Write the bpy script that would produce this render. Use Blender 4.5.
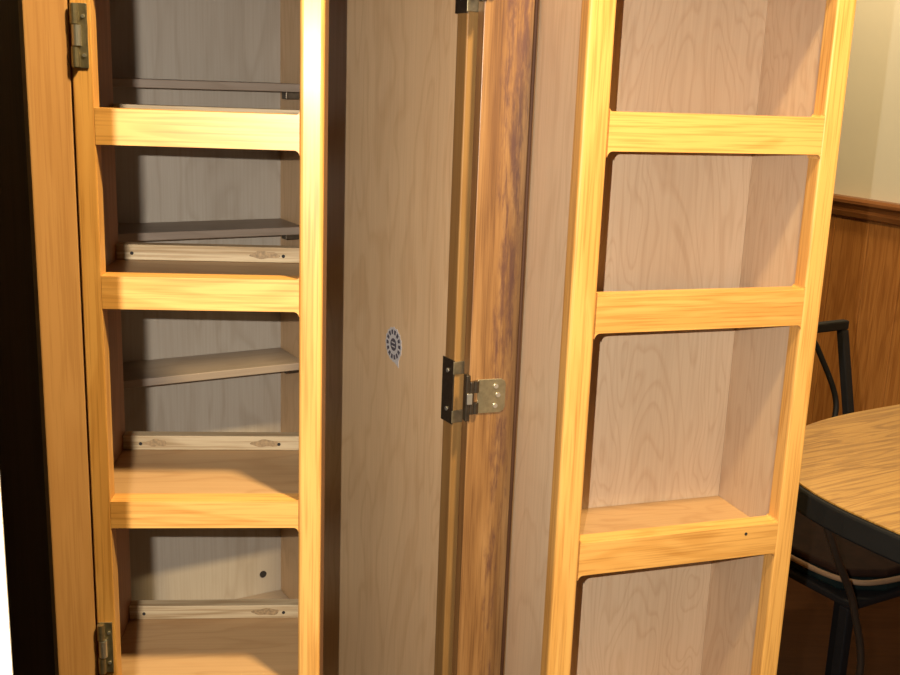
import bpy, bmesh, math, random
from mathutils import Matrix, Vector
random.seed(7)
for o in list(bpy.data.objects):
    bpy.data.objects.remove(o)
SC = bpy.context.scene
COL = SC.collection
R = math.radians

# ------------------------------------------------------------------ camera
EYE = 1.30
PITCH, ROLL, FPX = R(13.47), R(2.104), 1072.15
cam_data = bpy.data.cameras.new('camera')
cam_data.sensor_width = 36.0
cam_data.lens = FPX / 900.0 * 36.0
cam_data.clip_start = 0.02
cam = bpy.data.objects.new('camera', cam_data)
COL.objects.link(cam)
fwd = Vector((0, math.cos(PITCH), -math.sin(PITCH)))
up0 = Vector((0, math.sin(PITCH), math.cos(PITCH)))
rx = Vector((1, 0, 0))
right = math.cos(ROLL) * rx + math.sin(ROLL) * up0
up = math.cos(ROLL) * up0 - math.sin(ROLL) * rx
cm = Matrix.Identity(4)
for i in range(3):
    cm[i][0], cm[i][1], cm[i][2] = right[i], up[i], -fwd[i]
cm.translation = (0, 0, EYE)
cam.matrix_world = cm
SC.camera = cam

# ------------------------------------------------------------------ light
SC.view_settings.view_transform = 'Standard'
SC.view_settings.look = 'None'
SC.view_settings.gamma = 1.0
SC.view_settings.use_curve_mapping = False
SC.view_settings.exposure = 0.0

world = bpy.data.worlds.new('room_air')
SC.world = world
world.use_nodes = True
world.node_tree.nodes['Background'].inputs[0].default_value = (1.0, 0.80, 0.58, 1)
world.node_tree.nodes['Background'].inputs[1].default_value = 0.055


def area(name, loc, target, size, power, color):
    d = bpy.data.lights.new(name, 'AREA')
    d.shape = 'DISK'
    d.size = size
    d.energy = power
    d.color = color
    o = bpy.data.objects.new(name, d)
    COL.objects.link(o)
    o.location = loc
    o.rotation_euler = (Vector(target) - Vector(loc)).to_track_quat('-Z', 'Y').to_euler()
    return o


area('camera_flash', (-0.062, 0.0, EYE + 0.022), (0.0, 1.1, EYE - 0.3), 0.004, 19.5, (1.0, 0.97, 0.92))
area('ceiling_lamp', (0.41, 0.47, EYE + 1.06), (0.05, 1.05, EYE - 0.3), 0.14, 58.0, (1.0, 0.78, 0.44))
area('far_wall_fill', (0.85, 3.0, EYE + 0.98), (1.0, 2.7, 0.0), 0.30, 13.5, (1.0, 0.80, 0.50))  # added fill with no known lamp there, brightens the far wall

# ------------------------------------------------------------------ frames of the three joined units
S = 1.15
AL, AC, AR = R(5.527), R(30.242), R(18.409)
LO = Vector((-0.2989 * S, 0.85 * S, 0))      # swing rack hinge edge = left edge of the cabinet opening
CO = LO.copy()
RO = Vector((0.1048 * S, 0.9207 * S, 0))     # front left corner of the rack on the door

# ------------------------------------------------------------------ materials
def new_mat(name):
    m = bpy.data.materials.new(name)
    m.use_nodes = True
    nt = m.node_tree
    return m, nt, nt.nodes['Principled BSDF']


def N(nt, typ, **kw):
    n = nt.nodes.new(typ)
    for k, v in kw.items():
        setattr(n, k, v)
    return n


def ramp(nt, fac, stops):
    r = N(nt, 'ShaderNodeValToRGB')
    el = r.color_ramp.elements
    while len(el) < len(stops):
        el.new(0.5)
    for e, (p, c) in zip(el, stops):
        e.position = p
        e.color = (c[0], c[1], c[2], 1)
    nt.links.new(fac, r.inputs[0])
    return r.outputs[0]


def mul(nt, a, b, fac=1.0, mode='MULTIPLY'):
    m = N(nt, 'ShaderNodeMix', data_type='RGBA', blend_type=mode)
    m.inputs[0].default_value = fac
    nt.links.new(a, m.inputs[6])
    nt.links.new(b, m.inputs[7])
    return m.outputs[2]


def coords(nt, scale, rot=(0, 0, 0), rnd=True):
    tc = N(nt, 'ShaderNodeTexCoord')
    mp = N(nt, 'ShaderNodeMapping')
    mp.inputs['Scale'].default_value = scale
    mp.inputs['Rotation'].default_value = rot
    nt.links.new(tc.outputs['Object'], mp.inputs['Vector'])
    if rnd:
        oi = N(nt, 'ShaderNodeObjectInfo')
        k = N(nt, 'ShaderNodeMath', operation='MULTIPLY')
        k.inputs[1].default_value = 37.0
        nt.links.new(oi.outputs['Random'], k.inputs[0])
        cb = N(nt, 'ShaderNodeCombineXYZ')
        for i in range(3):
            nt.links.new(k.outputs[0], cb.inputs[i])
        nt.links.new(cb.outputs[0], mp.inputs['Location'])
    return mp.outputs[0]


def noise(nt, vec, scale, detail=3, rough=0.55, dist=0.0):
    n = N(nt, 'ShaderNodeTexNoise')
    n.inputs['Scale'].default_value = scale
    n.inputs['Detail'].default_value = detail
    n.inputs['Roughness'].default_value = rough
    n.inputs['Distortion'].default_value = dist
    nt.links.new(vec, n.inputs['Vector'])
    return n.outputs[0]


def axis_scale(axis, across, along):
    return tuple(along if 'xyz'[i] == axis else across for i in range(3))


def oak(name, axis, light, dark, rough=0.42, swirl=0.6, coat=0.10, contrast=1.0):
    """varnished oak: soft cathedral bands and fine dark pores along one axis"""
    m, nt, b = new_mat(name)
    v = coords(nt, axis_scale(axis, 26, 2.6))
    n1 = noise(nt, v, 1.0, 2, 0.5, swirl)
    k = N(nt, 'ShaderNodeMath', operation='MULTIPLY')
    k.inputs[1].default_value = 26.0
    nt.links.new(n1, k.inputs[0])
    s = N(nt, 'ShaderNodeMath', operation='SINE')
    nt.links.new(k.outputs[0], s.inputs[0])
    mr = N(nt, 'ShaderNodeMapRange')
    mr.inputs[1].default_value = -1
    mr.inputs[2].default_value = 1
    nt.links.new(s.outputs[0], mr.inputs[0])
    mid = [(a + c) / 2 for a, c in zip(light, dark)]
    base = ramp(nt, mr.outputs[0], [(0.0, [d + (l - d) * (1 - 0.55 * contrast) for l, d in zip(light, dark)]), (0.55, light), (1.0, light)])
    v2 = coords(nt, axis_scale(axis, 420, 9))
    pores = ramp(nt, noise(nt, v2, 1.0, 2, 0.6), [(0.36, (0.62, 0.52, 0.40)), (0.52, (1, 1, 1))])
    c = mul(nt, base, pores, 0.55 * contrast)
    v3 = coords(nt, axis_scale(axis, 9, 1.2))
    tone = ramp(nt, noise(nt, v3, 1.0, 2), [(0.3, (0.88, 0.84, 0.78)), (0.7, (1.06, 1.05, 1.04))])
    c = mul(nt, c, tone)
    nt.links.new(c, b.inputs['Base Color'])
    b.inputs['Roughness'].default_value = rough
    b.inputs['Coat Weight'].default_value = coat
    b.inputs['Coat Roughness'].default_value = 0.22
    b.inputs['Specular IOR Level'].default_value = 0.35
    bp = N(nt, 'ShaderNodeBump')
    bp.inputs['Strength'].default_value = 0.08
    bp.inputs['Distance'].default_value = 0.0006
    nt.links.new(noise(nt, v2, 1.0, 2), bp.inputs['Height'])
    nt.links.new(bp.outputs[0], b.inputs['Normal'])
    return m


def maple(name, axis, light, dark, rings=16.0, rough=0.45, line=0.5):
    """rotary cut ply veneer: thin wandering contour lines"""
    m, nt, b = new_mat(name)
    v = coords(nt, axis_scale(axis, 7.5, 1.9))
    n1 = noise(nt, v, 1.0, 3, 0.55, 0.5)
    k = N(nt, 'ShaderNodeMath', operation='MULTIPLY')
    k.inputs[1].default_value = rings
    nt.links.new(n1, k.inputs[0])
    fr = N(nt, 'ShaderNodeMath', operation='FRACT')
    nt.links.new(k.outputs[0], fr.inputs[0])
    base = ramp(nt, fr.outputs[0], [(0.0, [a*.5+b_*.5 for a,b_ in zip(light,dark)]), (0.12, light), (0.70, light), (0.97, [a*.35+b_*.65 for a,b_ in zip(light,dark)]), (1.0, [a*.5+b_*.5 for a,b_ in zip(light,dark)])])
    v2 = coords(nt, axis_scale(axis, 5, 0.9))
    tone = ramp(nt, noise(nt, v2, 1.0, 3), [(0.3, (0.86, 0.83, 0.80)), (0.7, (1.05, 1.05, 1.05))])
    v3 = coords(nt, axis_scale(axis, 300, 8))
    fib = ramp(nt, noise(nt, v3, 1.0, 2), [(0.3, (0.86, 0.83, 0.80)), (0.6, (1, 1, 1))])
    c = mul(nt, base, tone)
    c = mul(nt, c, fib, 0.6)
    nt.links.new(c, b.inputs['Base Color'])
    b.inputs['Roughness'].default_value = rough
    return m


def plain(name, col, rough=0.5, metal=0.0, mottle=0.06, scale=60):
    m, nt, b = new_mat(name)
    v = coords(nt, (1, 1, 1))
    n = noise(nt, v, scale, 3)
    c = ramp(nt, n, [(0.3, [x * (1 - mottle) for x in col]), (0.7, [x * (1 + mottle) for x in col])])
    nt.links.new(c, b.inputs['Base Color'])
    b.inputs['Roughness'].default_value = rough
    b.inputs['Metallic'].default_value = metal
    return m


def stained_oak(name):
    """worn door margin: oak with purple-black water stains running down the middle"""
    m, nt, b = new_mat(name)
    v = coords(nt, (60, 60, 3.5), rnd=False)
    base = ramp(nt, noise(nt, v, 1.0, 3, 0.6, 0.3), [(0.28, (0.13, 0.055, 0.015)), (0.5, (0.22, 0.105, 0.032)), (0.75, (0.31, 0.165, 0.060))])
    v2 = coords(nt, (500, 500, 10), rnd=False)
    c = mul(nt, base, ramp(nt, noise(nt, v2, 1.0, 2), [(0.34, (0.5, 0.42, 0.34)), (0.52, (1, 1, 1))]), 0.6)
    # stain streaks: narrow blotches stretched downwards, thick above and sparse below
    v3 = coords(nt, (170, 170, 26), rnd=False)
    st = noise(nt, v3, 1.0, 5, 0.68, 0.2)
    v4 = coords(nt, (30, 30, 5.0), rnd=False)
    patch = noise(nt, v4, 1.0, 2, 0.5)
    tc = N(nt, 'ShaderNodeTexCoord')
    sx = N(nt, 'ShaderNodeSeparateXYZ')
    nt.links.new(tc.outputs['Object'], sx.inputs[0])
    band = N(nt, 'ShaderNodeMapRange', interpolation_type='SMOOTHSTEP')   # distance from the middle of the margin
    d = N(nt, 'ShaderNodeMath', operation='SUBTRACT')
    d.inputs[1].default_value = -0.020
    nt.links.new(sx.outputs[0], d.inputs[0])
    ab = N(nt, 'ShaderNodeMath', operation='ABSOLUTE')
    nt.links.new(d.outputs[0], ab.inputs[0])
    nt.links.new(ab.outputs[0], band.inputs[0])
    band.inputs[1].default_value = 0.006
    band.inputs[2].default_value = 0.024
    band.inputs[3].default_value = 0.16
    band.inputs[4].default_value = -0.10
    hgt = N(nt, 'ShaderNodeMapRange')
    nt.links.new(sx.outputs[2], hgt.inputs[0])
    hgt.inputs[1].default_value = EYE - 0.50
    hgt.inputs[2].default_value = EYE + 0.05
    hgt.inputs[3].default_value = -0.03
    hgt.inputs[4].default_value = 0.10
    a1 = N(nt, 'ShaderNodeMath', operation='ADD')
    nt.links.new(st, a1.inputs[0])
    nt.links.new(band.outputs[0], a1.inputs[1])
    a2 = N(nt, 'ShaderNodeMath', operation='ADD')
    nt.links.new(a1.outputs[0], a2.inputs[0])
    nt.links.new(hgt.outputs[0], a2.inputs[1])
    a3 = N(nt, 'ShaderNodeMath', operation='MULTIPLY_ADD')
    nt.links.new(patch, a3.inputs[0])
    a3.inputs[1].default_value = 0.45
    nt.links.new(a2.outputs[0], a3.inputs[2])
    mask = N(nt, 'ShaderNodeMapRange', interpolation_type='SMOOTHSTEP')
    nt.links.new(a3.outputs[0], mask.inputs[0])
    mask.inputs[1].default_value = 0.80
    mask.inputs[2].default_value = 1.12
    mx = N(nt, 'ShaderNodeMix', data_type='RGBA')
    nt.links.new(mask.outputs[0], mx.inputs[0])
    nt.links.new(c, mx.inputs[6])
    mx.inputs[7].default_value = (0.090, 0.036, 0.020, 1)
    nt.links.new(mx.outputs[2], b.inputs['Base Color'])
    b.inputs['Roughness'].default_value = 0.45
    b.inputs['Coat Weight'].default_value = 0.08
    b.inputs['Coat Roughness'].default_value = 0.25
    return m


OAK_L, OAK_D = (0.63, 0.335, 0.090), (0.50, 0.235, 0.050)
M = {}
M['oak_v'] = oak('oak_upright_grain', 'z', OAK_L, OAK_D)
M['oak_h'] = oak('oak_level_grain', 'x', OAK_L, OAK_D, swirl=1.2)
M['frame_oak'] = oak('aged_frame_oak', 'z', (0.44, 0.235, 0.082), (0.36, 0.175, 0.052), swirl=0.2, contrast=0.6)
M['frame_oak_shaded'] = oak('shaded_frame_oak', 'z', (0.23, 0.125, 0.040), (0.17, 0.08, 0.024), swirl=0.2, contrast=0.6, coat=0.0)  # copy of the frame oak with the right stile's shade put into its colour
M['stained'] = stained_oak('stained_door_oak')
M['maple_back'] = maple('maple_back_veneer', 'z', (0.545, 0.39, 0.245), (0.47, 0.315, 0.185), rings=30)
M['maple_side'] = maple('maple_side_veneer', 'z', (0.53, 0.37, 0.23), (0.46, 0.30, 0.175), rings=22)
M['maple_pale'] = maple('maple_pale_veneer', 'z', (0.68, 0.49, 0.30), (0.60, 0.41, 0.24), rings=14)
M['maple_wall'] = maple('maple_cabinet_veneer', 'z', (0.66, 0.44, 0.235), (0.57, 0.355, 0.175), rings=9)
M['maple_shelf'] = maple('maple_shelf_veneer', 'x', (0.42, 0.255, 0.115), (0.35, 0.195, 0.08), rings=11)
M['particle'] = maple('grey_veneer', 'z', (0.37, 0.315, 0.245), (0.31, 0.255, 0.19), rings=7)
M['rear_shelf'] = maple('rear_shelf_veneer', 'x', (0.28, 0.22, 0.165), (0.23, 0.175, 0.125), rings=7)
M['raw_ply'] = oak('raw_ply_cleat', 'x', (0.46, 0.35, 0.205), (0.32, 0.22, 0.11), rough=0.7, coat=0.0, contrast=1.2)
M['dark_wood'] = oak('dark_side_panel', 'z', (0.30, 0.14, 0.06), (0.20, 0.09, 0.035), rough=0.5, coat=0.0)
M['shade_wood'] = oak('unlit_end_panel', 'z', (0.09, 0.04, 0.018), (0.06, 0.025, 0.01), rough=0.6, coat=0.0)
M['brass'] = plain('aged_brass', (0.42, 0.36, 0.22), 0.35, 0.9, 0.15, 180)
M['bronze'] = plain('dark_bronze', (0.10, 0.075, 0.05), 0.4, 0.9, 0.2, 180)
M['screw'] = plain('bright_screw', (0.75, 0.72, 0.62), 0.3, 0.9)
M['hole'] = plain('screw_hole', (0.015, 0.011, 0.008), 0.9)
M['knot'] = plain('knot_brown', (0.26, 0.165, 0.075), 0.7, 0, 0.3, 300)
M['white_enamel'] = plain('white_enamel', (0.82, 0.83, 0.82), 0.3, 0, 0.01)
M['grey_case'] = plain('dark_case', (0.012, 0.011, 0.010), 0.6)
M['black_metal'] = plain('black_metal', (0.012, 0.011, 0.011), 0.42, 0.0, 0.1)
M['black_edge'] = plain('black_edge_band', (0.010, 0.010, 0.010), 0.6)
M['brown_metal'] = plain('bronze_tube', (0.09, 0.065, 0.045), 0.35, 0.6)
M['cushion'] = plain('green_cushion', (0.005, 0.011, 0.010), 0.8, 0, 0.5, 40)
M['seat_brown'] = plain('brown_seat_top', (0.020, 0.008, 0.004), 0.8, 0, 0.3, 40)
M['piping'] = plain('cream_piping', (0.24, 0.14, 0.07), 0.7)
M['table_oak'] = oak('oak_laminate', 'x', (0.38, 0.215, 0.055), (0.20, 0.095, 0.020), rough=0.42, swirl=1.6, coat=0.1, contrast=1.1)
M['paint'] = plain('cream_paint', (0.78, 0.70, 0.52), 0.75, 0, 0.015, 8)
M['wainscot'] = oak('oak_wainscot', 'z', (0.52, 0.215, 0.050), (0.36, 0.125, 0.024), swirl=0.3, rough=0.5, coat=0.1)
M['cap'] = oak('cap_rail_wood', 'x', (0.27, 0.105, 0.030), (0.18, 0.06, 0.015), swirl=0.2)
M['floor'] = oak('brown_floorboards', 'x', (0.042, 0.017, 0.007), (0.025, 0.010, 0.004), rough=0.45)
M['sticker_white'] = plain('sticker_white', (0.50, 0.46, 0.43), 0.5)
M['sticker_ink'] = plain('sticker_ink', (0.07, 0.06, 0.075), 0.5)

for k_ in ('black_metal', 'black_edge', 'cushion', 'seat_brown', 'shade_wood', 'grey_case', 'floor'):
    M[k_].node_tree.nodes['Principled BSDF'].inputs['Specular IOR Level'].default_value = 0.15
for k_ in ('black_metal', 'black_edge'):
    M[k_].node_tree.nodes['Principled BSDF'].inputs['Roughness'].default_value = 0.6

# ------------------------------------------------------------------ mesh helpers
def box(bm, x0, x1, y0, y1, z0, z1):
    vs = [bm.verts.new((x, y, z)) for z in (z0, z1) for y in (y0, y1) for x in (x0, x1)]
    for f in ((0, 2, 3, 1), (4, 5, 7, 6), (0, 1, 5, 4), (2, 6, 7, 3), (0, 4, 6, 2), (1, 3, 7, 5)):
        bm.faces.new([vs[i] for i in f])


def prism(bm, poly, a0, a1, axis='y'):
    """closed outline extruded along an axis; poly holds the other two coordinates in xyz order"""
    def P(p, a):
        return {'x': (a, p[0], p[1]), 'y': (p[0], a, p[1]), 'z': (p[0], p[1], a)}[axis]
    A = [bm.verts.new(P(p, a0)) for p in poly]
    B = [bm.verts.new(P(p, a1)) for p in poly]
    n = len(poly)
    bm.faces.new(A)
    bm.faces.new(B[::-1])
    for i in range(n):
        j = (i + 1) % n
        bm.faces.new((A[j], A[i], B[i], B[j]))


def tube(bm, pts, r, seg=12):
    pts = [Vector(p) for p in pts]
    rings = []
    ref = None
    for i, p in enumerate(pts):
        t = (pts[min(i + 1, len(pts) - 1)] - pts[max(i - 1, 0)]).normalized()
        if ref is None:
            ref = t.orthogonal().normalized()
        ref = (ref - t * ref.dot(t)).normalized()
        q = t.cross(ref)
        rings.append([bm.verts.new(p + r * (math.cos(a) * ref + math.sin(a) * q)) for a in [2 * math.pi * k / seg for k in range(seg)]])
    for a, b in zip(rings, rings[1:]):
        for k in range(seg):
            bm.faces.new((a[k], a[(k + 1) % seg], b[(k + 1) % seg], b[k]))
    bm.faces.new(rings[0][::-1])
    bm.faces.new(rings[-1])


def rod(bm, p, q, r, seg=14):
    tube(bm, [p, q], r, seg)


def smooth_path(pts, n=8):
    """Catmull-Rom through the points"""
    pts = [Vector(p) for p in pts]
    out = []
    for i in range(len(pts) - 1):
        p0, p1, p2, p3 = pts[max(i - 1, 0)], pts[i], pts[i + 1], pts[min(i + 2, len(pts) - 1)]
        for k in range(n):
            t = k / n
            out.append(0.5 * ((2 * p1) + (p2 - p0) * t + (2 * p0 - 5 * p1 + 4 * p2 - p3) * t * t + (3 * p1 - p0 - 3 * p2 + p3) * t ** 3))
    out.append(pts[-1])
    return out


def obj(name, bm, mat, parent=None, bevel=0.0, seg=2, smooth=False):
    bmesh.ops.recalc_face_normals(bm, faces=bm.faces[:])
    me = bpy.data.meshes.new(name)
    bm.to_mesh(me)
    bm.free()
    me.materials.append(mat)
    o = bpy.data.objects.new(name, me)
    COL.objects.link(o)
    if parent:
        o.parent = parent
    if bevel:
        md = o.modifiers.new('edge_round', 'BEVEL')
        md.width = bevel
        md.segments = seg
        md.limit_method = 'ANGLE'
        md.angle_limit = R(50)
        md.harden_normals = False
    if smooth:
        for p in me.polygons:
            p.use_smooth = True
    return o


def B(name, mat, parent, x0, x1, y0, y1, z0, z1, bevel=0.0015, seg=2):
    bm = bmesh.new()
    box(bm, x0, x1, y0, y1, z0, z1)
    return obj(name, bm, mat, parent, bevel, seg)


def thing(name, label, cat, loc, rz=0.0, group=None):
    o = bpy.data.objects.new(name, None)
    o.empty_display_size = 0.1
    COL.objects.link(o)
    o.location = loc
    o.rotation_euler = (0, 0, rz)
    o['label'] = label
    o['category'] = cat
    if group:
        o['group'] = group
    return o


def struct(o):
    o['kind'] = 'structure'
    return o


def Z(z):
    return EYE + z


# ------------------------------------------------------------------ the room
def cpt(u, d, z=0.0):
    return Vector((CO.x + u * math.cos(AC) - d * math.sin(AC), CO.y + u * math.sin(AC) + d * math.cos(AC), z))


bm = bmesh.new()
box(bm, -2.6, 4.2, -2.2, 5.6, -0.08, 0.0)
struct(obj('floor', bm, M['floor']))
bm = bmesh.new()
box(bm, -2.6, 4.2, -2.2, 5.6, 2.42, 2.5)
struct(obj('ceiling', bm, M['paint']))

# partition the cabinet stands against
o = B('wall_back', M['paint'], None, -1.6, 1.20, 0.66, 0.76, 0.0, 2.42, 0)
o.location = (CO.x, CO.y, 0)
o.rotation_euler = (0, 0, AC)
struct(o)

# side wall of the dining corner with oak wainscot and cap rail
CAPZ = -0.30
W0 = Vector((1.234, 3.22, 0))
wdir = Vector((0.41, -0.912, 0)).normalized()
WA = math.atan2(wdir.y, wdir.x)
def wall_obj(name, mat, x0, x1, y0, y1, z0, z1, bevel=0.0):
    o = B(name, mat, None, x0, x1, y0, y1, z0, z1, bevel)
    o.location = W0
    o.rotation_euler = (0, 0, WA)
    return struct(o)
wall_obj('wall_right', M['paint'], -2.4, 2.6, 0.012, 0.12, 0.0, 2.42)
bm = bmesh.new()
x = -2.4
while x < 2.6:                     # tongue-and-groove sheet, one surface
    w = random.choice((0.06, 0.10, 0.14))
    box(bm, x + 0.0018, min(x + w, 2.6) - 0.0018, -0.004, 0.012, 0.09, Z(CAPZ) - 0.05)
    x += w
o = obj('trim_1', bm, M['wainscot'], None, 0.0012)
o.location = W0
o.rotation_euler = (0, 0, WA)
struct(o)
bm = bmesh.new()
zc = Z(CAPZ)
prism(bm, [(0.012, zc), (-0.026, zc), (-0.034, zc - 0.008), (-0.034, zc - 0.016), (-0.026, zc - 0.024), (-0.020, zc - 0.034),
           (-0.026, zc - 0.042), (-0.022, zc - 0.056), (-0.010, zc - 0.062), (0.012, zc - 0.062)], -2.4, 2.6, 'x')
o = obj('trim_2', bm, M['cap'])
o.location = W0
o.rotation_euler = (0, 0, WA)
struct(o)
o = wall_obj('baseboard_right', M['cap'], -2.4, 2.6, -0.012, 0.012, 0.0, 0.09, 0.003)

# ------------------------------------------------------------------ refrigerator (only its front corner is in view)
PD, UG = 0.664, -0.1555
fr = thing('refrigerator', 'white refrigerator corner at the lower left, standing beside the dark gap', 'refrigerator', cpt(UG, -PD), AC)
B('body', M['grey_case'], fr, -0.75, 0.0, 0.055, 0.86, 0.04, 1.70, 0.004)
B('door', M['white_enamel'], fr, -0.75, 0.0, -0.004, 0.052, 0.10, 1.70, 0.005, 3)
B('kick_plate', M['grey_case'], fr, -0.74, -0.01, 0.04, 0.05, 0.01, 0.09, 0.002)
for zz in (0.95,):
    bm = bmesh.new()
    tube(bm, smooth_path([(-0.70, -0.004, zz), (-0.70, -0.04, zz + 0.03), (-0.70, -0.04, zz + 0.27), (-0.70, -0.004, zz + 0.30)]), 0.010)
    obj('handle', bm, M['white_enamel'], fr, smooth=True)

# ------------------------------------------------------------------ pantry cabinet
CW, CI, CD = 0.4048, 0.4186, 0.5803
cab = thing('pantry_cabinet', 'tall oak pantry cabinet standing open with grey back panel and rear shelves', 'cabinet', cpt(0, 0), AC)
ZB, ZT = 0.10, 2.12
ZO = 1.455                                            # top of the opening, set low to keep lamp light off the back
B('stile', M['frame_oak'], cab, -0.0391, -0.0012, 0, 0.022, ZB, ZT, 0.0015)
B('stile', M['frame_oak_shaded'], cab, CW, CW + 0.042, 0, 0.022, ZB, ZT, 0.0015)
B('rail', M['oak_h'], cab, -0.0012, CW, 0, 0.022, ZO, ZO + 0.04)
B('upper_light_block', M['oak_v'], cab, -0.0012, CW, 0, 0.022, ZO + 0.0405, ZT)  # unseen panel, added to keep ceiling lamp light out of the cabinet
B('rail', M['oak_h'], cab, -0.0012, CW, 0, 0.022, ZB, ZB + 0.04)
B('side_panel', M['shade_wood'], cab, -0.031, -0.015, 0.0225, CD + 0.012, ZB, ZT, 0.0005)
B('side_panel', M['maple_wall'], cab, CI, CI + 0.016, 0.0225, CD + 0.012, ZB, ZT, 0.0005)
bp_ = B('back_panel', M['particle'], cab, -0.0148, CI - 0.0002, CD, CD + 0.008, ZB + 0.018, ZT - 0.018, 0)
B('bottom_panel', M['maple_shelf'], cab, -0.0148, CI - 0.0002, 0.0225, CD - 0.0005, ZB, ZB + 0.0175, 0.0005)
B('top_panel', M['maple_shelf'], cab, -0.0148, CI - 0.0002, 0.0225, CD - 0.0005, ZT - 0.0175, ZT, 0.0005)
B('divider_shelf', M['maple_shelf'], cab, -0.0148, CI - 0.0002, 0.0225, CD - 0.0005, ZO + 0.005, ZO + 0.022, 0.0005)
B('plinth', M['dark_wood'], cab, -0.03, CW + 0.03, 0.07, CD, 0.0, ZB - 0.0005, 0.001)
bm = bmesh.new()
rod(bm, (0.3862, CD - 0.0012, Z(-0.8253)), (0.3862, CD + 0.001, Z(-0.8253)), 0.006)
obj('screw_hole', bm, M['hole'], bp_)
for zt in (-0.0128, -0.2209, -0.4311, -0.64, -0.86):
    sh = B('adjustable_shelf', M['rear_shelf'], cab, -0.0146, CI - 0.0006, 0.4769, CD - 0.0006, Z(zt - 0.0115), Z(zt), 0.001)
    for xx in (-0.0146, CI - 0.0226):
        B('shelf_clip', M['bronze'], sh, xx, xx + 0.022, 0.50, 0.518, Z(zt - 0.0225), Z(zt - 0.0117), 0.001)

# round certification seal on the right inner wall
def disc(bm, cy, cz, r, x0, x1, n=40, lobes=0, amp=0.0):
    poly = []
    for k in range(n):
        a = 2 * math.pi * k / n
        rr = r * (1 + amp * math.cos(lobes * a))
        poly.append((cy + rr * math.cos(a), cz + rr * math.sin(a)))
    prism(bm, poly, x0, x1, 'x')


def ring(bm, cy, cz, r0, r1, x0, x1, n=48, a0=0.0, a1=2 * math.pi):
    full = abs(a1 - a0 - 2 * math.pi) < 1e-6
    m_ = n if full else n + 1
    V_ = []
    for k in range(m_):
        a = a0 + (a1 - a0) * k / n
        V_.append([bm.verts.new((x, cy + r * math.cos(a), cz + r * math.sin(a))) for x, r in ((x0, r0), (x0, r1), (x1, r1), (x1, r0))])
    for k in range(n):
        A, Bq = V_[k], V_[(k + 1) % m_]
        for i in range(4):
            j = (i + 1) % 4
            bm.faces.new((A[i], A[j], Bq[j], Bq[i]))
    if not full:
        bm.faces.new(V_[0][::-1])
        bm.faces.new(V_[-1])


SY, SZ = 0.1785, Z(-0.3335)
bm = bmesh.new()
disc(bm, SY, SZ, 0.0225, CI - 0.0006, CI - 0.0001, 64, 16, 0.04)
prism(bm, [(SY + 0.004, SZ - 0.0205), (SY - 0.0145, SZ - 0.016), (SY - 0.0150, SZ - 0.0275), (SY - 0.008, SZ - 0.0245)], CI - 0.0005, CI - 0.0001, 'x')
seal = obj('certification_seal', bm, M['sticker_white'], cab)
seal['label'] = 'round white and black paper seal'
bm = bmesh.new()
disc(bm, SY, SZ, 0.0082, CI - 0.0009, CI - 0.0006)
for k in range(14):
    a = 2 * math.pi * k / 14
    ring(bm, SY, SZ, 0.0135, 0.0195, CI - 0.0009, CI - 0.0006, 5, a - 0.135, a + 0.135)
obj('seal_print', bm, M['sticker_ink'], seal)
bm = bmesh.new()
for dz in (0.0026, -0.0026):
    box(bm, CI - 0.0011, CI - 0.0009, SY - 0.0045, SY + 0.0045, SZ + dz - 0.0007, SZ + dz + 0.0007)
obj('seal_emblem', bm, M['sticker_white'], seal)

# ------------------------------------------------------------------ racks
def rail_poly(u0, u1, zb, zt, rl, rr_, top=0.003):
    """rail front outline; ends flare in small fillets where they meet the stiles"""
    def arc(cx, cz, r, a0, a1, n=6):
        return [(cx + r * math.cos(a0 + (a1 - a0) * k / n), cz + r * math.sin(a0 + (a1 - a0) * k / n)) for k in range(n + 1)]
    p = []
    h = math.pi / 2
    if rl:
        p += arc(u0 + rl, zb - rl, rl, 2 * h, h)           # lower left fillet, from stile to rail
    else:
        p += [(u0, zb)]
    if rr_:
        p += arc(u1 - rr_, zb - rr_, rr_, h, 0)
        p += arc(u1 - top, zt + top, top, 0, -h)
    else:
        p += [(u1, zb), (u1, zt)]
    if rl:
        p += arc(u0 + top, zt + top, top, -h, -2 * h)
    else:
        p += [(u0, zt)]
    return p


def rail(parent, u0, u1, zb, zt, rl, rr_, t=0.022):
    bm = bmesh.new()
    prism(bm, rail_poly(u0, u1, Z(zb), Z(zt), rl, rr_), 0.0, t, 'y')
    return obj('rail', bm, M['oak_h'], parent, 0.0032, 3)


def hinge_leaf_screw(bm, x, y, z, r=0.0028):
    rod(bm, (x, y - 0.0012, z), (x, y + 0.0005, z), r, 10)


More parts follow.
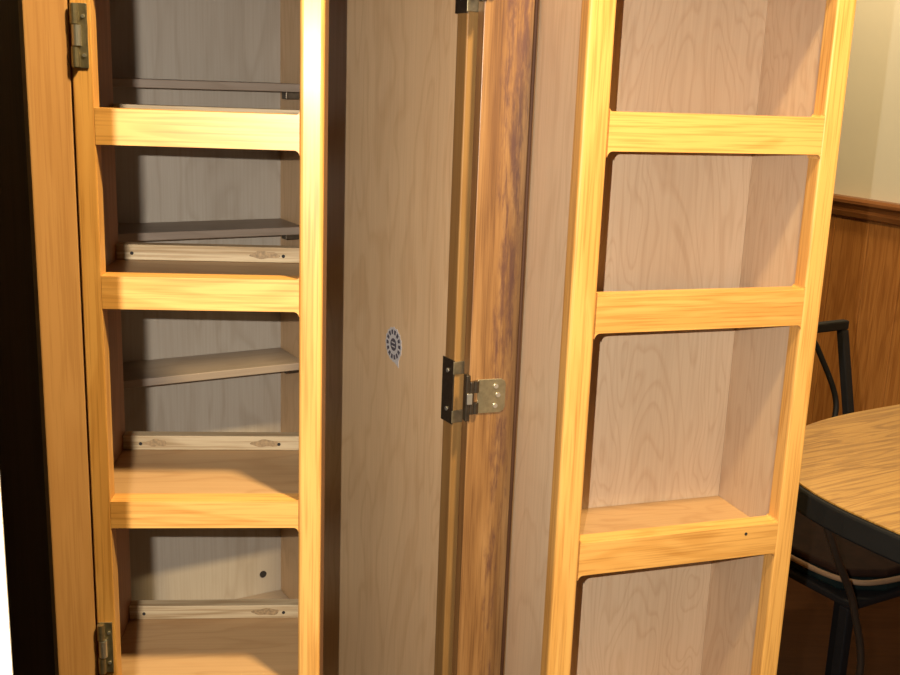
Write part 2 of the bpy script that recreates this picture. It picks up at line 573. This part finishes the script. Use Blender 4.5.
# --- swing-out rack on the left
rk = thing('swing_rack', 'left oak swing-out rack with four open shelves and low raw wood cleats', 'shelf rack', (LO.x, LO.y, 0), AL)
LA, LB, LC, LD = 0.0177, 0.2001, 0.2223, 0.152
B('stile', M['oak_v'], rk, 0.0, LA, 0, 0.022, 0.16, 1.448, 0.0012)
B('stile', M['oak_v'], rk, LB, LC, 0, 0.022, 0.16, 1.448, 0.0035, 3)
lr = [(0.148, 0.1230), (0.1115, 0.0805), (-0.0353, -0.0676), (-0.1883, -0.2194), (-0.4122, -0.4400), (-0.617, -0.647), (-0.86, -0.89), (-1.10, -1.139)]
for i, (zt, zb) in enumerate(lr):
    rail(rk, LA, LB, zb, zt, 0, 0.005)
    if i == 0:
        continue
    zs = zt - {2: 0.0172, 3: 0.0102, 4: 0.0006}.get(i, 0.0035)
    B('shelf', M['maple_shelf'], rk, -0.0008, 0.2162, 0.0225, LD + 0.016, Z(zs - 0.013), Z(zs), 0.0005)
    cl = B('cleat', M['raw_ply'], rk, -0.0006, 0.2160, LD, LD + 0.016, Z(zs + 0.0003), Z(zs + 0.0168), 0.0008)
    for xx in ((0.0185, 0.171) if i % 2 == 0 else (0.016, 0.176)):
        bm = bmesh.new()
        rod(bm, (xx, LD - 0.0006, Z(zs + 0.0075)), (xx, LD + 0.001, Z(zs + 0.0075)), 0.0019, 10)
        obj('screw_hole', bm, M['hole'], cl)
    for xx, hw in ((0.156, 0.016), (0.036, 0.012)):
        if xx < 0.1 and i % 2:
            continue
        bm = bmesh.new()
        pts = [(xx + hw * math.cos(a) * (1 + 0.12 * math.sin(3 * a + i)), Z(zs + 0.0085) + 0.0042 * math.sin(a) * (1 + 0.2 * math.cos(5 * a + i))) for a in [2 * math.pi * k / 24 for k in range(24)]]
        prism(bm, pts, LD - 0.0003, LD + 0.0005, 'y')
        obj('wood_patch', bm, M['knot'], cl)
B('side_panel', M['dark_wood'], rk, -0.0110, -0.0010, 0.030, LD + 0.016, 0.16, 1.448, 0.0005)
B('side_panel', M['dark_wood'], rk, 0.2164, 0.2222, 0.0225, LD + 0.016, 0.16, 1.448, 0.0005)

B('top_panel', M['maple_shelf'], rk, -0.0008, 0.2162, 0.0225, LD + 0.016, Z(0.133), Z(0.147), 0.0005)  # unseen board, added to stop lamp light falling in from above


def barrel_hinge(z0, z1):
    h = B('hinge', M['brass'], rk, 0.0018, 0.0150, -0.0016, -0.0002, Z(z0), Z(z1), 0.0005)
    L_ = z1 - z0
    for a, b_ in ((0.02, 0.33), (0.68, 0.98)):
        bm = bmesh.new()
        rod(bm, (0.0045, -0.0040, Z(z0 + a * L_)), (0.0045, -0.0040, Z(z0 + b_ * L_)), 0.0036)
        obj('knuckle', bm, M['brass'], h)
    bm = bmesh.new()
    rod(bm, (0.0060, -0.0042, Z(z0 + 0.345 * L_)), (0.0060, -0.0042, Z(z0 + 0.665 * L_)), 0.0040)
    obj('pin_sleeve', bm, M['screw'], h)
    for k in (0.2, 0.8):
        bm = bmesh.new()
        hinge_leaf_screw(bm, 0.0115, -0.0016, Z(z0 + k * L_), 0.0016)
        obj('screw', bm, M['screw'], h)


barrel_hinge(-0.001, 0.0545)
barrel_hinge(-0.5965, -0.541)

# --- door on the right with its deep rack, swung right round
dr = thing('pantry_door', 'right oak pantry door swung wide open with deep shelf rack on its inner face', 'cabinet door', (RO.x, RO.y, 0), AR)
RA, RB, RC, RD = 0.0289, 0.2768, 0.3002, 0.128
DF = 0.132                                            # inner face of the door
B('stile', M['oak_v'], dr, 0.0, RA, 0, 0.022, 0.16, 1.448, 0.0040, 4)
B('stile', M['oak_v'], dr, RB, RC, 0, 0.022, 0.16, 1.448, 0.0030, 3)
B('side_panel', M['maple_pale'], dr, 0.0030, 0.0130, 0.0225, DF - 0.0005, 0.16, 1.448, 0.0005)
B('side_panel', M['maple_side'], dr, 0.2790, 0.2950, 0.0225, DF - 0.0005, 0.16, 1.448, 0.0005)
B('back_panel', M['maple_back'], dr, 0.0132, 0.2788, RD, DF - 0.0005, 0.16, 1.448, 0)
rr = [(0.148, 0.110), (-0.0239, -0.0620), (-0.2072, -0.2463), (-0.4781, -0.5157), (-0.745, -0.783), (-1.10, -1.139)]
for i, (zt, zb) in enumerate(rr):
    r_ = rail(dr, RA, RB, zb, zt, 0.006, 0.005)
    if i == 0:
        continue
    zs = zt - {2: 0.0225, 3: 0.0170}.get(i, 0.0220)
    B('shelf', M['maple_shelf'], dr, 0.0132, 0.2788, 0.0225, RD - 0.0004, Z(zs - 0.013), Z(zs), 0.0005)
    if i == 3:
        bm = bmesh.new()
        rod(bm, (0.2349, -0.0004, Z(-0.4875)), (0.2349, 0.001, Z(-0.4875)), 0.0019, 10)
        obj('nail_hole', bm, M['hole'], r_)
B('top_panel', M['maple_shelf'], dr, 0.0132, 0.2788, 0.0225, RD - 0.0004, Z(0.133), Z(0.147), 0.0005)  # unseen board, added so the lamp does not light the top compartment
# door slab behind the rack
o = B('door_margin', M['stained'], dr, -0.0585, 0.0125, DF, DF + 0.020, 0.14, 1.470, 0.0008, 2)
o['label'] = 'stained door edge board with dark water marks'
B('door_panel', M['frame_oak'], dr, 0.0128, 0.345, DF, DF + 0.020, 0.14, 1.470, 0.0015)
bm = bmesh.new()
tube(bm, [(-0.0005, DF - 0.0006, Z(z)) for z in (-1.14, -0.6, -0.43, -0.09, 0.05, 0.16)], 0.0022, 8)
obj('glue_line', bm, M['shade_wood'], dr)


def wrap_hinge(zc):
    """semi-wrap hinge: screwed plate on the door, bracket folded round the frame edge"""
    bm = bmesh.new()
    prism(bm, [(-0.0480, zc - 0.020), (-0.0200, zc - 0.020), (-0.0160, zc - 0.0175), (-0.0142, zc - 0.013), (-0.0142, zc + 0.013),
               (-0.0160, zc + 0.0175), (-0.0200, zc + 0.020), (-0.0480, zc + 0.020)], DF - 0.0016, DF - 0.0001, 'y')
    hg = obj('hinge', bm, M['brass'], dr, 0.0005)
    hg['label'] = 'aged brass wrap hinge'
    for dz, xx in ((0.0115, -0.0265), (0.001, -0.0235), (-0.0115, -0.0265)):
        bm = bmesh.new()
        hinge_leaf_screw(bm, xx, DF - 0.0018, zc + dz, 0.0027)
        obj('screw', bm, M['screw'], hg)
    for dz in (-0.0125, 0.0125):
        bm = bmesh.new()
        rod(bm, (-0.0510, DF - 0.0030, zc + dz - 0.0065), (-0.0510, DF - 0.0030, zc + dz + 0.0065), 0.0036)
        obj('knuckle', bm, M['bronze'], hg)
    # bracket: laid out along the cabinet face, expressed in the door's own axes
    def c2d(u, d):
        w = cpt(u, d) - RO
        ca, sa = math.cos(AR), math.sin(AR)
        return (w.x * ca + w.y * sa, -w.x * sa + w.y * ca)
    def slab(bm, u0, u1, d0, d1, z0, z1):
        vs = []
        for z in (z0, z1):
            for d in (d0, d1):
                for u in (u0, u1):
                    q = c2d(u, d)
                    vs.append(bm.verts.new((q[0], q[1], z)))
        for f in ((0, 2, 3, 1), (4, 5, 7, 6), (0, 1, 5, 4), (2, 6, 7, 3), (0, 4, 6, 2), (1, 3, 7, 5)):
            bm.faces.new([vs[i] for i in f])
    bm = bmesh.new()
    slab(bm, CW - 0.0020, CW - 0.0003, -0.0020, 0.0235, zc - 0.0380, zc + 0.0380)       # along the inner edge
    br = obj('frame_bracket', bm, M['bronze'], hg, 0.0005)
    for s in (-1, 1):
        a, b_ = sorted((zc + s * 0.0215, zc + s * 0.0365))
        bm = bmesh.new()
        slab(bm, CW - 0.0020, CW + 0.0136, -0.0022, -0.0003, a, b_)
        obj('bracket_arm', bm, M['brass'], br, 0.0006)
    B('bracket_bar', M['bronze'], hg, -0.0640, -0.0592, DF - 0.0075, DF + 0.0030, zc - 0.0270, zc + 0.0270, 0.0008)
    B('link', M['bronze'], hg, -0.0590, -0.0545, DF - 0.0075, DF - 0.0012, zc - 0.0190, zc + 0.0190, 0.0008)
    B('spring_clip', M['screw'], hg, -0.0630, -0.0570, DF - 0.0092, DF - 0.0077, zc - 0.0065, zc + 0.0060, 0.0004)
    for dz in (-0.022, 0.024):
        bm = bmesh.new()
        q0, q1 = c2d(CW - 0.0028, 0.011), c2d(CW - 0.0015, 0.011)
        rod(bm, (q0[0], q0[1], zc + dz), (q1[0], q1[1], zc + dz), 0.0026, 10)
        obj('screw', bm, M['screw'], br)


wrap_hinge(Z(-0.3475))
wrap_hinge(Z(0.108))

# ------------------------------------------------------------------ dining table
e1 = Vector((math.cos(AC), math.sin(AC), 0))
e2 = Vector((-math.sin(AC), math.cos(AC), 0))
TC = e1 * 1.666 + e2 * 0.860
tb = thing('dining_table', 'oval dining table with oak grain top and thick black edge', 'table', TC, AC)


def oval(hl, hw, ell, n=40):
    """racetrack with elliptical ends"""
    def se(a):
        c, q = math.cos(a), math.sin(a)
        return (math.copysign(abs(c) ** 0.8, c), math.copysign(abs(q) ** 0.8, q))
    pts = []
    for k in range(n + 1):
        c, q = se(math.pi / 2 + math.pi * k / n)
        pts.append((-(hl - ell) + ell * c, hw * q))
    for k in range(n + 1):
        c, q = se(-math.pi / 2 + math.pi * k / n)
        pts.append(((hl - ell) + ell * c, hw * q))
    return pts


bm = bmesh.new()
prism(bm, oval(0.500, 0.362, 0.44), 0.7470, 0.750, 'z')
obj('tabletop', bm, M['table_oak'], tb, 0.0006)
bm = bmesh.new()
prism(bm, oval(0.505, 0.367, 0.445), 0.709, 0.7466, 'z')
obj('edge_band', bm, M['black_edge'], tb, 0.004)
for sx in (-1, 1):
    for sy in (-1, 0, 1):
        bm = bmesh.new()
        tube(bm, smooth_path([(sx * (0.44 - 0.02 * abs(sy)), sy * 0.16, 0.706), (sx * 0.335, sy * 0.185, 0.59), (sx * 0.235, sy * 0.215, 0.46), (sx * 0.175, sy * 0.235, 0.28), (sx * 0.26, sy * 0.27, 0.012)]), 0.0065)
        obj('leg', bm, M['brown_metal'], tb, smooth=True)
    bm = bmesh.new()
    tube(bm, smooth_path([(sx * 0.177, -0.235, 0.285), (sx * 0.177, 0.235, 0.285)]), 0.008)
    obj('stretcher', bm, M['brown_metal'], tb, smooth=True)


# ------------------------------------------------------------------ dining chairs: black tube frame, dark green pad
def chair(label, loc, rz):
    t = thing('dining_chair', label, 'chair', loc, rz, None)
    # faces +y; back at y = 0
    w = 0.20
    for s in (-1, 1):
        bm = bmesh.new()
        prism(bm, [(-0.009, 0), (0.009, 0), (0.009, 0.45), (-0.076, 0.804), (-0.094, 0.804), (-0.009, 0.45)], s * w - 0.010, s * w + 0.010, 'x')
        obj('back_post', bm, M['black_metal'], t, 0.002)
        B('front_leg', M['black_metal'], t, s * w - 0.010, s * w + 0.010, 0.315, 0.335, 0.0, 0.43, 0.003)
    B('top_rail', M['black_metal'], t, -w - 0.010, w + 0.010, -0.0955, -0.0765, 0.8045, 0.825, 0.003)
    for s in (-1, 1):
        bm = bmesh.new()
        tube(bm, smooth_path([(s * 0.10, -0.0855, 0.803), (s * 0.125, -0.075, 0.76), (s * 0.163, -0.052, 0.665), (s * 0.145, -0.036, 0.60), (s * 0.07, -0.005, 0.47)]), 0.006)
        obj('back_scroll', bm, M['black_metal'], t, smooth=True)
    B('seat_frame', M['black_metal'], t, -w - 0.012, w + 0.012, 0.0135, 0.345, 0.4305, 0.445, 0.004)
    bm = bmesh.new()
    prism(bm, [(-0.19, 0.03), (0.19, 0.03), (0.205, 0.17), (0.195, 0.30), (0.12, 0.340), (-0.12, 0.340), (-0.195, 0.30), (-0.205, 0.17)], 0.4455, 0.470, 'z')
    c = obj('seat_cushion', bm, M['cushion'], t, 0.006, 3)
    c['label'] = 'dark green seat cushion'
    bm = bmesh.new()
    prism(bm, [(-0.188, 0.032), (0.188, 0.032), (0.203, 0.17), (0.193, 0.298), (0.12, 0.337), (-0.12, 0.337), (-0.193, 0.298), (-0.203, 0.17)], 0.4703, 0.486, 'z')
    obj('seat_pad', bm, M['seat_brown'], t, 0.006, 3)['label'] = 'dark brown seat top'
    bm = bmesh.new()
    tube(bm, smooth_path([(-0.19, 0.03, 0.470), (-0.208, 0.17, 0.470), (-0.198, 0.30, 0.470), (-0.12, 0.344, 0.470), (0.12, 0.344, 0.470), (0.198, 0.30, 0.470), (0.208, 0.17, 0.470), (0.19, 0.03, 0.470)]), 0.005)
    obj('cushion_piping', bm, M['piping'], c, smooth=True)
    return t


chair('black metal dining chair with dark green cushion behind the oval table', e1 * 1.685 + e2 * 1.455, AC + math.pi)
